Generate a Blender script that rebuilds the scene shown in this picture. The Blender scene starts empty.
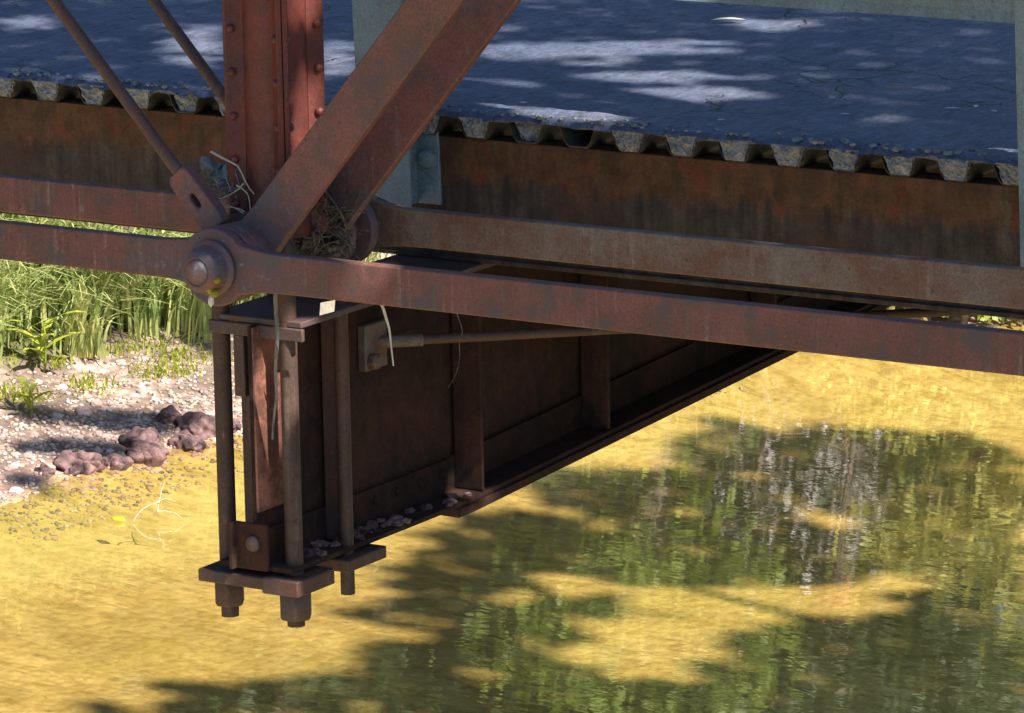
import bpy, bmesh, math, random
import numpy as np
from mathutils import Vector, Matrix, noise

random.seed(7)
rng = np.random.default_rng(11)
scene = bpy.context.scene
COL = scene.collection
PI = math.pi

# sun direction (towards the sun), bridge: X along the bridge, Y across it, Z up, origin at the near pin
SUN_EL, SUN_AZ = math.radians(47), math.atan2(-0.20, 0.65)
S = np.array([math.cos(SUN_EL)*math.cos(SUN_AZ), math.cos(SUN_EL)*math.sin(SUN_AZ), math.sin(SUN_EL)])

# ------------------------------------------------------------------ materials
class NT:
    def __init__(self, name):
        self.m = bpy.data.materials.new(name); self.m.use_nodes = True
        self.t = self.m.node_tree; self.n = self.t.nodes; self.l = self.t.links
        self.n.clear()
        self.out = self.n.new('ShaderNodeOutputMaterial')
    def node(self, kind, **kw):
        nd = self.n.new('ShaderNode' + kind)
        for k, v in kw.items():
            if k in nd.bl_rna.properties: setattr(nd, k, v)
            else: nd.inputs[k].default_value = v
        return nd
    def link(self, a, b): self.l.new(a, b)
    def pos(self, scale=(1, 1, 1), rot=(0, 0, 0)):
        g = self.node('NewGeometry'); mp = self.node('Mapping')
        mp.inputs['Scale'].default_value = scale; mp.inputs['Rotation'].default_value = rot
        self.link(g.outputs['Position'], mp.inputs['Vector']); return mp.outputs['Vector']
    def noise(self, scale, detail=4, rough=.55, vec=None, dist=0):
        n = self.node('TexNoise'); n.inputs['Scale'].default_value = scale
        n.inputs['Detail'].default_value = detail; n.inputs['Roughness'].default_value = rough
        n.inputs['Distortion'].default_value = dist
        self.link(vec if vec is not None else self.pos(), n.inputs['Vector']); return n.outputs['Fac']
    def ramp(self, fac, stops, interp='LINEAR'):
        r = self.node('ValToRGB'); cr = r.color_ramp; cr.interpolation = interp
        while len(cr.elements) < len(stops): cr.elements.new(.5)
        for e, (p, c) in zip(cr.elements, stops):
            e.position = p; e.color = (c, c, c, 1) if isinstance(c, (int, float)) else (*c, 1)
        self.link(fac, r.inputs['Fac']); return r.outputs['Color']
    def mix(self, fac, a, b, blend='MIX'):
        m = self.node('Mix', data_type='RGBA', blend_type=blend)
        for sock, v in ((m.inputs['Factor'], fac), (m.inputs[6], a), (m.inputs[7], b)):
            if isinstance(v, (int, float)): sock.default_value = v
            elif isinstance(v, tuple): sock.default_value = (*v, 1)
            else: self.link(v, sock)
        return m.outputs[2]
    def math(self, op, a, b=0.0, clamp=False):
        m = self.node('Math', operation=op); m.use_clamp = clamp
        for i, v in enumerate((a, b)):
            if isinstance(v, (int, float)): m.inputs[i].default_value = v
            else: self.link(v, m.inputs[i])
        return m.outputs[0]
    def sep(self):
        g = self.node('NewGeometry'); s = self.node('SeparateXYZ'); self.link(g.outputs['Position'], s.inputs[0]); return s.outputs
    def bump(self, h, strength=.3, dist=.01, normal=None):
        b = self.node('Bump'); b.inputs['Strength'].default_value = strength; b.inputs['Distance'].default_value = dist
        self.link(h, b.inputs['Height'])
        if normal is not None: self.link(normal, b.inputs['Normal'])
        return b.outputs['Normal']
    def principled(self, col, rough=.6, normal=None, metal=0, spec=.5):
        p = self.node('BsdfPrincipled')
        for nm, v in (('Base Color', col), ('Roughness', rough), ('Metallic', metal), ('Specular IOR Level', spec)):
            if isinstance(v, (int, float)): p.inputs[nm].default_value = v
            elif isinstance(v, tuple): p.inputs[nm].default_value = (*v, 1)
            else: self.link(v, p.inputs[nm])
        if normal is not None: self.link(normal, p.inputs['Normal'])
        self.link(p.outputs[0], self.out.inputs['Surface']); return p

def steel(name, paint, rust, chalk, chalk_amt=.5, rust_amt=.5, rough=.62, sc=1.0, patina=.0):
    t = NT(name); px_, py_, pz_ = t.sep()
    big = t.noise(4.5*sc, 5, .6); mid = t.noise(22*sc, 5, .65); fine = t.noise(160, 4, .7)
    streak = t.noise(1, 5, .62, t.pos((42, 42, 3.2)))
    f1 = t.ramp(t.math('ADD', t.math('MULTIPLY', big, .6), t.math('MULTIPLY', mid, .4)), [(.5-.22*rust_amt, 0.), (.66-.2*rust_amt, 1.)])
    col = t.mix(f1, paint, rust)
    f2 = t.math('MULTIPLY', t.math('MULTIPLY', t.ramp(streak, [(.54, 0.), (.74, 1.)]), t.ramp(t.noise(55, 3, .6), [(.35, .15), (.6, 1.)])), t.ramp(t.noise(2.6, 4, .7), [(.45, 0.), (.62, 1.)]))
    col = t.mix(t.math('MULTIPLY', f2, chalk_amt), col, chalk)
    f3 = t.ramp(fine, [(.35, .55), (.65, 1.25)])
    col = t.mix(.6, col, f3, 'MULTIPLY')
    spots = t.ramp(t.noise(95, 2, .5), [(.70, 0.), (.76, 1.)])
    col = t.mix(t.math('MULTIPLY', spots, .45*chalk_amt), col, chalk)
    pits = t.ramp(t.noise(60, 3, .6), [(.28, 1.), (.36, 0.)])
    col = t.mix(t.math('MULTIPLY', pits, .6), col, (rust[0]*.35, rust[1]*.35, rust[2]*.35))
    pat = t.math('MULTIPLY', t.ramp(t.noise(9, 5, .7), [(.50, 0.), (.64, 1.)]), patina)
    col = t.mix(pat, col, (.070, .066, .076))
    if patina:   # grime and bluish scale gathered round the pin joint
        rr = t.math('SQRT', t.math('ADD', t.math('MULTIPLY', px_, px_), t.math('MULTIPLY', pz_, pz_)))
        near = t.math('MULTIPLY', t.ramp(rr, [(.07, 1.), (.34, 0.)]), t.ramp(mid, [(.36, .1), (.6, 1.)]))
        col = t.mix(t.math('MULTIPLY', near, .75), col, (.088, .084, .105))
        col = t.mix(t.math('MULTIPLY', t.ramp(t.noise(38, 3, .6), [(.60, 0.), (.68, 1.)]), t.math('MULTIPLY', near, .6)), col, (.22, .22, .24))
    h = t.math('ADD', t.math('MULTIPLY', mid, .6), t.math('MULTIPLY', fine, .4))
    t.principled(col, rough, t.bump(h, .35, .006), 0, .4)
    return t.m

M = {}
M['maroon'] = steel('maroon_paint', (.190, .076, .069), (.130, .058, .047), (.36, .30, .28), .8, .45, patina=.75)
M['red_oxide'] = steel('red_oxide_paint', (.165, .037, .026), (.090, .028, .024), (.28, .2, .17), .22, .4, .5)
M['diag'] = steel('diagonal_paint', (.215, .086, .072), (.145, .068, .054), (.28, .22, .20), .5, .5, patina=.5)
M['bare_rust'] = steel('weathered_rust', (.115, .055, .038), (.070, .040, .032), (.20, .17, .14), .7, .55, patina=.5)
M['grey_rust'] = steel('grey_rust', (.165, .14, .12), (.14, .070, .050), (.29, .26, .22), .9, .42)
M['dark_rust'] = steel('dark_rust', (.062, .024, .015), (.022, .012, .010), (.11, .075, .055), .7, .45, 1.0)
M['rod_rust'] = steel('rod_rust', (.095, .050, .034), (.058, .034, .026), (.2, .18, .15), .6, .5)
M['sun_wedge_salmon'] = steel('sun_wedge_salmon', (.38, .155, .105), (.11, .046, .034), (.3, .2, .17), .3, .45, .62, 1.4)  # lighter salmon that paints the sunlit wedge on the beam web
M['galv'] = steel('galvanised', (.20, .29, .345), (.15, .20, .23), (.38, .44, .47), .35, .4, .45)
M['pan'] = steel('pan_steel', (.085, .078, .062), (.045, .04, .032), (.22, .2, .18), .5, .5, .65)

def stringer_mat():
    t = NT('stringer_rust')
    x, y, z = t.sep()
    n = t.noise(5, 5, .65); st = t.noise(1, 5, .6, t.pos((26, 26, 2.4))); fine = t.noise(120, 4, .7)
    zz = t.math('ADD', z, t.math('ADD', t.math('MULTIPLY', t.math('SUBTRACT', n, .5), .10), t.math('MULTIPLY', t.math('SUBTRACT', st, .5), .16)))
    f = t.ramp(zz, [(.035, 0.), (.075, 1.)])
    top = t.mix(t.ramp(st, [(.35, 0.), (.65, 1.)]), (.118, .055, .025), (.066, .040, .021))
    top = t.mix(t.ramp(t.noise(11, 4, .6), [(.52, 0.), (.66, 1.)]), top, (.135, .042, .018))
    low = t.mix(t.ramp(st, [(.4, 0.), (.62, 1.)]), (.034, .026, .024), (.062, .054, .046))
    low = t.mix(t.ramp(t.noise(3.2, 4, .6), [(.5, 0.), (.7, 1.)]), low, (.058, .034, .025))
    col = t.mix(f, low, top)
    pale = t.math('MULTIPLY', t.ramp(t.noise(1, 5, .65, t.pos((9, 9, 1.2))), [(.56, 0.), (.68, 1.)]), t.ramp(t.noise(30, 4, .7), [(.35, .2), (.65, 1.)]))
    col = t.mix(t.math('MULTIPLY', pale, .45), col, (.17, .155, .115))
    col = t.mix(.7, col, t.ramp(t.noise(16, 5, .7), [(.34, .5), (.5, 1.), (.66, 1.45)]), 'MULTIPLY')
    col = t.mix(.55, col, t.ramp(fine, [(.35, .6), (.65, 1.2)]), 'MULTIPLY')
    t.principled(col, .8, t.bump(t.math('ADD', n, fine), .3, .006), 0, .3)
    return t.m
M['stringer'] = stringer_mat()

def asphalt_mat():
    t = NT('worn_asphalt')
    n = t.noise(2.6, 5, .6, t.pos((1, 1, 1))); g = t.noise(190, 3, .7); m2 = t.noise(18, 5, .65)
    col = t.mix(t.ramp(n, [(.35, 0.), (.65, 1.)]), (.088, .112, .190), (.145, .160, .225))
    col = t.mix(t.ramp(m2, [(.56, 0.), (.72, 1.)]), col, (.055, .06, .078))
    col = t.mix(.75, col, t.ramp(t.noise(1, 5, .7, t.pos((38, 14, 10), (0, 0, .56))), [(.34, .55), (.5, 1.), (.68, 1.4)]), 'MULTIPLY')
    col = t.mix(.6, col, t.ramp(t.noise(55, 3, .65), [(.35, .6), (.65, 1.3)]), 'MULTIPLY')
    v = t.node('TexVoronoi', feature='DISTANCE_TO_EDGE'); v.inputs['Scale'].default_value = 3.1
    w = t.node('Mix', data_type='RGBA'); w.inputs['Factor'].default_value = .22
    nn = t.node('TexNoise'); nn.inputs['Scale'].default_value = 5; nn.inputs['Detail'].default_value = 5
    p = t.pos(); t.link(p, nn.inputs['Vector']); t.link(p, w.inputs[6]); t.link(nn.outputs['Color'], w.inputs[7]); t.link(w.outputs[2], v.inputs['Vector'])
    crack = t.ramp(v.outputs['Distance'], [(.0, 1.), (.016, 0.)])
    crack = t.math('MULTIPLY', crack, t.ramp(t.noise(1.7, 3), [(.5, 0.), (.58, 1.)]))
    col = t.mix(t.math('MULTIPLY', crack, .8), col, (.025, .025, .03))
    col = t.mix(.5, col, t.ramp(g, [(.3, .6), (.7, 1.35)]), 'MULTIPLY')
    h = t.math('SUBTRACT', t.math('ADD', t.math('MULTIPLY', m2, .7), t.math('MULTIPLY', g, .35)), t.math('MULTIPLY', crack, .8))
    t.principled(col, .58, t.bump(h, .9, .022), 0, .5)
    return t.m
M['asphalt'] = asphalt_mat()

def concrete_mat():
    t = NT('fill_concrete')
    v = t.node('TexVoronoi'); v.inputs['Scale'].default_value = 95; t.link(t.pos(), v.inputs['Vector'])
    n = t.noise(30, 5, .7); g = t.noise(140, 3, .7)
    col = t.mix(t.ramp(n, [(.38, 0.), (.62, 1.)]), (.19, .205, .215), (.34, .345, .345))
    col = t.mix(.55, col, t.ramp(g, [(.3, .5), (.7, 1.35)]), 'MULTIPLY')
    t.principled(col, .9, t.bump(t.math('ADD', n, v.outputs['Distance']), .9, .012), 0, .25)
    return t.m
M['fill'] = concrete_mat()

def terrain_mat():
    t = NT('river_ground')
    x, y, z = t.sep()
    # sand under the water: fine ripples drawn out across the current, patches of algae
    rip = t.noise(1, 5, .62, t.pos((3.2, 7.5, 3), (0, 0, .56)), 1.2)
    alg = t.noise(.9, 5, .6); g = t.noise(45, 4, .7)
    sand = t.mix(t.ramp(rip, [(.32, 0.), (.60, 1.)]), (.44, .315, .105), (.66, .50, .21))
    sand = t.mix(t.ramp(alg, [(.48, 0.), (.72, .75)]), sand, (.44, .34, .10))
    sand = t.mix(t.ramp(t.noise(1, 4, .6, t.pos((9, 24, 5), (0, 0, .56)), .8), [(.58, 0.), (.74, .55)]), sand, (.16, .11, .04))
    sand = t.mix(.22, sand, t.ramp(g, [(.3, .65), (.7, 1.3)]), 'MULTIPLY')
    sand = t.mix(.5, sand, t.ramp(t.noise(2.3, 6, .7), [(.35, .7), (.65, 1.25)]), 'MULTIPLY')
    # gravel of the bank
    v = t.node('TexVoronoi'); v.inputs['Scale'].default_value = 15; t.link(t.pos(), v.inputs['Vector'])
    v2 = t.node('TexVoronoi'); v2.inputs['Scale'].default_value = 38; t.link(t.pos(), v2.inputs['Vector'])
    sp = t.node('SeparateColor'); t.link(v.outputs['Color'], sp.inputs[0])
    grav = t.ramp(sp.outputs[0], [(.0, (.21, .14, .115)), (.4, (.42, .285, .235)), (.75, (.54, .385, .33)), (1., (.64, .50, .45))])
    grav = t.mix(t.ramp(t.noise(1.6, 5, .65), [(.46, 0.), (.58, .85)]), grav, (.14, .105, .082))
    grav = t.mix(t.ramp(v.outputs['Distance'], [(.3, 0.), (.6, .6)]), grav, (.13, .1, .085))
    soil = t.mix(t.ramp(t.noise(2.2, 5, .65), [(.4, 0.), (.62, 1.)]), (.10, .075, .045), (.10, .13, .035))
    zz = t.math('ADD', z, t.math('MULTIPLY', t.math('SUBTRACT', t.noise(3, 4), .5), .06))
    mr = t.node('MapRange'); mr.inputs[1].default_value = -4.015; mr.inputs[2].default_value = -3.985; t.link(zz, mr.inputs[0])
    wet = t.node('MapRange'); wet.inputs[1].default_value = -4.01; wet.inputs[2].default_value = -3.95; t.link(zz, wet.inputs[0])
    mr2 = t.node('MapRange'); mr2.inputs[1].default_value = -3.80; mr2.inputs[2].default_value = -3.70; t.link(zz, mr2.inputs[0])
    grav = t.mix(wet.outputs[0], (.30, .17, .14), grav)
    col = t.mix(mr.outputs[0], sand, grav); col = t.mix(mr2.outputs[0], col, soil)
    h = t.math('ADD', t.math('MULTIPLY', v.outputs['Distance'], -.6), t.math('MULTIPLY', rip, .5))
    t.principled(col, .9, t.bump(h, .6, .03), 0, .2)
    return t.m
M['terrain'] = terrain_mat()

def water_mat():
    t = NT('creek_water')
    w1 = t.noise(1, 3, .5, t.pos((2.2, 5.0, 2), (0, 0, .56)), .6); w2 = t.noise(1, 3, .55, t.pos((9, 15, 5), (0, 0, .56)), .4)
    nrm = t.bump(t.math('ADD', w1, t.math('MULTIPLY', w2, .14)), .15, .010)
    fr = t.node('Fresnel'); fr.inputs['IOR'].default_value = 1.333; t.link(nrm, fr.inputs['Normal'])
    gl = t.node('BsdfGlossy'); gl.inputs['Roughness'].default_value = .02; t.link(nrm, gl.inputs['Normal'])
    tr = t.node('BsdfTransparent'); tr.inputs['Color'].default_value = (.95, .90, .74, 1)
    mx = t.node('MixShader'); t.link(t.math('MULTIPLY', fr.outputs[0], .52), mx.inputs[0]); t.link(tr.outputs[0], mx.inputs[1]); t.link(gl.outputs[0], mx.inputs[2])
    t.link(mx.outputs[0], t.out.inputs['Surface'])
    return t.m
M['water'] = water_mat()

def leaf_mat(name, a, b, sc=1.3, trans=.35):
    t = NT(name)
    oi = t.node('NewGeometry'); n = t.noise(sc, 4, .6); wn = t.node('TexWhiteNoise', noise_dimensions='3D')
    sn = t.node('VectorMath', operation='SNAP'); sn.inputs[1].default_value = (.11, .11, .11)
    t.link(oi.outputs['Position'], sn.inputs[0]); t.link(sn.outputs[0], wn.inputs['Vector'])
    f = t.math('ADD', t.math('MULTIPLY', n, .7), t.math('MULTIPLY', wn.outputs['Value'], .3))
    col = t.mix(t.ramp(f, [(.3, 0.), (.7, 1.)]), a, b)
    p = t.node('BsdfPrincipled'); t.link(col, p.inputs['Base Color']); p.inputs['Roughness'].default_value = .55
    tl = t.node('BsdfTranslucent'); t.link(col, tl.inputs['Color'])
    mx = t.node('MixShader'); mx.inputs[0].default_value = trans
    t.link(p.outputs[0], mx.inputs[1]); t.link(tl.outputs[0], mx.inputs[2]); t.link(mx.outputs[0], t.out.inputs['Surface'])
    return t.m
M['leaf_dark'] = leaf_mat('leaf_dark', (.035, .060, .018), (.07, .11, .028))
M['leaf_bright'] = leaf_mat('leaf_bright', (.09, .15, .025), (.30, .36, .06))
M['leaf_yellow'] = leaf_mat('leaf_yellow', (.24, .25, .04), (.52, .47, .12))
M['grass'] = leaf_mat('grass_blades', (.24, .34, .10), (.62, .62, .26), 6, .4)
M['weed'] = leaf_mat('weed_leaf', (.26, .32, .04), (.46, .48, .07), 4, .3)

def simple(name, a, b, sc, rough=.85, bump=.5, bd=.01, det=5):
    t = NT(name); n = t.noise(sc, det, .65); g = t.noise(sc*6, 4, .7)
    col = t.mix(t.ramp(n, [(.36, 0.), (.64, 1.)]), a, b)
    col = t.mix(.4, col, t.ramp(g, [(.3, .6), (.7, 1.3)]), 'MULTIPLY')
    t.principled(col, rough, t.bump(t.math('ADD', n, g), bump, bd), 0, .3); return t.m
M['bark'] = simple('bark', (.10, .075, .055), (.20, .16, .12), 9)
M['boulder'] = simple('dark_boulder', (.045, .029, .033), (.25, .15, .145), 11, .9, .6, .012)
M['stone_pink'] = simple('pink_stone', (.38, .24, .20), (.56, .40, .35), 9)
M['stone_pale'] = simple('pale_stone', (.42, .34, .29), (.62, .53, .47), 9)
M['stone_tan'] = simple('tan_stone', (.36, .25, .16), (.52, .38, .24), 9)
M['stone_grey'] = simple('grey_stone', (.15, .12, .115), (.28, .23, .215), 9)
M['straw'] = simple('dry_straw', (.34, .30, .24), (.48, .43, .35), 30, .8, .2)
M['straw_white'] = simple('bleached_straw', (.60, .57, .5), (.75, .72, .66), 30, .8, .2)
M['grey_straw'] = simple('grey_straw', (.13, .12, .11), (.24, .22, .20), 30, .8, .2)
M['added_shrub_pale'] = leaf_mat('added_shrub_pale', (.42, .38, .38), (.72, .67, .68), 5, .2)
M['red_leaf'] = leaf_mat('red_leaf', (.35, .09, .05), (.55, .22, .14), 5, .2)
M['nest'] = simple('matted_debris', (.085, .070, .054), (.22, .185, .14), 60, .95, .8)
M['lichen'] = simple('yellow_lichen', (.28, .23, .02), (.42, .36, .04), 60, .95, .6)
M['lichen_blue'] = simple('grey_lichen', (.12, .14, .15), (.26, .29, .31), 60, .95, .6)
M['yellow_leaf'] = simple('yellow_leaf', (.5, .38, .02), (.62, .5, .05), 20, .6, .1)

# ------------------------------------------------------------------ builders
def tag(o, label=None, cat=None, group=None, kind=None):
    if label: o['label'] = label
    if cat: o['category'] = cat
    if group: o['group'] = group
    if kind: o['kind'] = kind
    return o

def empty(name, loc, label, cat, group=None):
    o = bpy.data.objects.new(name, None); COL.objects.link(o); o.location = loc; o.empty_display_size = .05
    return tag(o, label, cat, group)

class MB:
    """collects world-space shapes of ONE mesh object"""
    def __init__(self): self.bm = bmesh.new()
    def prism(self, pts, axis, a, b):
        """outline pts (two coords) extruded along axis from a to b"""
        def P(p, h):
            return {'Y': (p[0], h, p[1]), 'Z': (p[0], p[1], h), 'X': (h, p[0], p[1])}[axis]
        v0 = [self.bm.verts.new(P(p, a)) for p in pts]; v1 = [self.bm.verts.new(P(p, b)) for p in pts]
        n = len(pts)
        self.bm.faces.new(v0); self.bm.faces.new(v1[::-1])
        for i in range(n): self.bm.faces.new((v0[i], v1[i], v1[(i+1) % n], v0[(i+1) % n]))
        return v0 + v1
    def box(self, x0, x1, y0, y1, z0, z1):
        return self.prism([(x0, y0), (x1, y0), (x1, y1), (x0, y1)], 'Z', z0, z1)
    def ring(self, outer, inner, axis, a, b):
        def P(p, h): return {'Y': (p[0], h, p[1]), 'Z': (p[0], p[1], h), 'X': (h, p[0], p[1])}[axis]
        L = [[self.bm.verts.new(P(p, h)) for p in loop] for loop in (outer, inner) for h in (a, b)]
        oa, ob, ia, ib = L; n = len(outer); f = self.bm.faces.new
        for i in range(n):
            j = (i+1) % n
            f((oa[i], ob[i], ob[j], oa[j])); f((ia[i], ia[j], ib[j], ib[i]))
            f((oa[i], oa[j], ia[j], ia[i])); f((ob[i], ib[i], ib[j], ob[j]))
    def tube(self, pts, r, n=10, cap=True):
        pts = [Vector(p) for p in pts]
        rs = r if isinstance(r, (list, tuple)) else [r]*len(pts)
        rings = []; up = None
        for i, p in enumerate(pts):
            d = (pts[min(i+1, len(pts)-1)] - pts[max(i-1, 0)]).normalized()
            if up is None: up = d.orthogonal().normalized()
            else:
                up = (up - d*up.dot(d)); up = up.normalized() if up.length > 1e-6 else d.orthogonal().normalized()
            sd = d.cross(up)
            rings.append([self.bm.verts.new(p + rs[i]*(math.cos(2*PI*k/n)*up + math.sin(2*PI*k/n)*sd)) for k in range(n)])
        for a, b in zip(rings, rings[1:]):
            for k in range(n): self.bm.faces.new((a[k], a[(k+1) % n], b[(k+1) % n], b[k]))
        if cap: self.bm.faces.new(rings[0][::-1]); self.bm.faces.new(rings[-1])
    def lathe(self, prof, c, axis='Y', n=28, six=False):
        """prof: (along, radius) pairs; around a line through c"""
        rings = []
        for h, r in prof:
            ring = []
            for k in range(n):
                a = 2*PI*k/n + (PI/6 if six else 0)
                u, w = r*math.cos(a), r*math.sin(a)
                ring.append(self.bm.verts.new({'Y': (c[0]+u, c[1]+h, c[2]+w), 'Z': (c[0]+u, c[1]+w, c[2]+h), 'X': (c[0]+h, c[1]+u, c[2]+w)}[axis]))
            rings.append(ring)
        for a, b in zip(rings, rings[1:]):
            for k in range(n): self.bm.faces.new((a[k], a[(k+1) % n], b[(k+1) % n], b[k]))
        self.bm.faces.new(rings[0][::-1]); self.bm.faces.new(rings[-1])
    def quad(self, a, b, c, d): self.bm.faces.new([self.bm.verts.new(p) for p in (a, b, c, d)])
    def build(self, name, mat, parent=None, loc=None, bevel=0, smooth=False, seg=2):
        bmesh.ops.recalc_face_normals(self.bm, faces=self.bm.faces)
        off = parent.matrix_world.translation if False else None
        base = Vector(loc) if loc is not None else (Vector(world_loc(parent)) if parent else Vector((0, 0, 0)))
        bmesh.ops.translate(self.bm, verts=self.bm.verts, vec=-base)
        me = bpy.data.meshes.new(name); self.bm.to_mesh(me); self.bm.free()
        o = bpy.data.objects.new(name, me); COL.objects.link(o); me.materials.append(mat)
        if parent: o.parent = parent
        if loc is not None: o.location = base - (Vector(world_loc(parent)) if parent else Vector((0, 0, 0)))
        if smooth:
            for p in me.polygons: p.use_smooth = True
        if bevel:
            md = o.modifiers.new('bevel', 'BEVEL'); md.width = bevel; md.segments = seg; md.limit_method = 'ANGLE'; md.angle_limit = math.radians(35)
        if smooth or bevel:
            for p in me.polygons: p.use_smooth = True
            try: me.set_sharp_from_angle(angle=math.radians(38))
            except Exception: pass
        return o

def world_loc(o):
    v = Vector((0, 0, 0))
    while o is not None: v = v + Vector(o.location); o = o.parent
    return v

# ------------------------------------------------------------------ terrain, water
BY = [-200, -40, 4, 8, 10.5, 11.5, 12.3, 13.2, 14.2, 17.2, 22, 40, 200]
BX = [-12, -10, -9.0, -8.9, -9.05, -9.15, -8.95, -8.6, -8.1, -6.4, -4.6, 3, 60]
def waterline(y): return float(np.interp(y, BY, BX))
def ground_z(x, y):
    xw = waterline(y); s = xw - x; r = x - (xw + 13.0)
    nz = .10*noise.noise((x*.45, y*.45, 0)) + .035*noise.noise((x*1.7, y*1.7, 3)) + .012*noise.noise((x*6, y*6, 5))
    if s > 0:
        z = -4 + .16*min(s, 1.5) + .30*max(0, min(s-1.5, 2)) + .56*max(0, min(s-3.5, 8)) + .34*max(0, min(s-11.5, 40)) + nz*min(1, s*1.2)
    elif r > 0:
        z = -4 + .30*min(r, 13) + .05*max(0, min(r-13, 60)) + nz*min(1, r)
    else:
        d = min(-s, -r); z = -4 - .32*(1-math.exp(-d*.9)) + nz*.35*min(1, d)
    # the road embankment at both bridge ends
    return z
def axis_coords(lo, hi, a, b, step):
    c = list(np.arange(a, b, step)); d = step; v = b
    out = []
    while v < hi: out.append(v); d *= 1.22; v += d
    out.append(hi); d = step; v = a; pre = []
    while True:
        d *= 1.22; v -= d
        if v < lo: break
        pre.append(v)
    return [lo] + pre[::-1] + c + out
xs = axis_coords(-400, 400, -13.5, -2.0, .075); ys = axis_coords(-400, 400, 8.0, 18.5, .075)
verts = [(x, y, ground_z(x, y)) for y in ys for x in xs]
nx = len(xs)
faces = [(j*nx+i, j*nx+i+1, (j+1)*nx+i+1, (j+1)*nx+i) for j in range(len(ys)-1) for i in range(nx-1)]
me = bpy.data.meshes.new('ground'); me.from_pydata(verts, [], faces); me.materials.append(M['terrain'])
for p in me.polygons: p.use_smooth = True
o = bpy.data.objects.new('ground', me); COL.objects.link(o)
tag(o, 'gravel bank and sandy creek bed under the bridge', 'ground', kind='structure')

mb = MB()
strip = [(waterline(y) - .5, y) for y in BY] + [(waterline(y) + 13.6, y) for y in BY[::-1]]
fv = [mb.bm.verts.new((x, y, -4.0)) for x, y in strip]
nB = len(BY)
for i in range(nB-1): mb.bm.faces.new((fv[i], fv[2*nB-1-i], fv[2*nB-2-i], fv[i+1]))
o = mb.build('water', M['water']); tag(o, 'shallow clear creek water over golden sand', 'water', kind='structure')

# ------------------------------------------------------------------ bridge: pin, eyebars
H = .0964          # eyebar depth
def eyebar(y0, y1, direction, x_end, head_r, mat, label):
    """flat bar lying along X with a round head on the pin"""
    hh = H/2; n = 22
    a0 = math.asin(min(1, hh*1.28/head_r))
    up = [(head_r*math.cos(a), head_r*math.sin(a)) for a in np.linspace(PI, a0, n)]
    x1, z1 = up[-1]
    neck = []
    for k in range(1, 7):
        f = k/6; xx = x1 + .13*f; neck.append((xx, hh + (z1-hh)*(1-f)**2))
    top = up + neck + [(x_end, hh)]
    pts = [(direction*x, z) for x, z in top] + [(direction*x, -z) for x, z in top[::-1][:-1]]
    mb = MB(); mb.prism(pts, 'Y', y0, y1)
    o = mb.build('eyebar', mat, loc=(0, (y0+y1)/2, 0), bevel=.004)
    return tag(o, label, 'eyebar', 'bottom chord eyebars')
eyebar(.0, .030, 1, 7.0, .096, M['maroon'], 'nearest maroon eyebar running right from the pin in front of everything')
eyebar(.040, .068, -1, 7.0, .095, M['maroon'], 'nearest maroon eyebar running left from the pin above the grassy bank')
eyebar(.639, .667, 1, 7.0, .074, M['grey_rust'], 'grey weathered inner eyebar running right just below the stringer')
eyebar(.556, .584, -1, 7.0, .092, M['maroon'], 'reddish inner eyebar running left from behind the clevis')

pin = empty('truss_pin', (0, 0, 0), 'thick round steel pin with lichen spotted nut joining the bars', 'pin')
mb = MB(); mb.lathe([(-.045, .048), (.735, .048)], (0, 0, 0)); mb.build('pin_shaft', M['bare_rust'], pin, bevel=.003)
mb = MB(); mb.lathe([(-.004, .067), (-.012, .069), (-.018, .065), (-.021, .058), (-.045, .056), (-.058, .053), (-.067, .046), (-.070, .036), (-.068, .031), (-.076, .027), (-.079, .018), (-.080, .0)], (0, 0, 0), n=36)
nut = mb.build('pin_nut', M['diag'], pin, smooth=True)
mb = MB(); mb.lathe([(.069, .088), (.074, .094), (.092, .094), (.097, .088)], (0, 0, 0), n=36); mb.build('collar', M['maroon'], pin, smooth=True)
mb = MB(); mb.lathe([(.445, .070), (.450, .074), (.500, .074), (.505, .070)], (0, 0, 0), n=30); mb.build('collar', M['bare_rust'], pin, smooth=True)
mb = MB(); mb.lathe([(.668, .062), (.70, .060), (.712, .05), (.72, 0)], (0, 0, 0), n=30); mb.build('pin_nut', M['dark_rust'], pin, smooth=True)
# lichen crust on the nut
def blob(mb, c, r, seed, sub=2, sq=(1, 1, 1), amp=.35, fr=2.2):
    res = bmesh.ops.create_icosphere(mb.bm, subdivisions=sub, radius=1)
    for v in res['verts']:
        n = 1 + amp*noise.noise(Vector(v.co)*fr + Vector((seed*3.1, seed*1.7, seed)))
        v.co = Vector((v.co.x*sq[0]*n*r, v.co.y*sq[1]*n*r, v.co.z*sq[2]*n*r)) + Vector(c)
mb = MB()
for k in range(7):
    blob(mb, (.035+random.uniform(-.014, .016), -.045+random.uniform(-.012, .016), -.032+random.uniform(-.022, .022)), random.uniform(.007, .013), k, 1)
mb.build('lichen_crust', M['lichen'], pin)
mb = MB(); blob(mb, (.012, -.030, -.075), .010, 3, 2, (.7, .7, 1.5)); mb.build('bird_dropping', M['straw_white'], pin)

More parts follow.
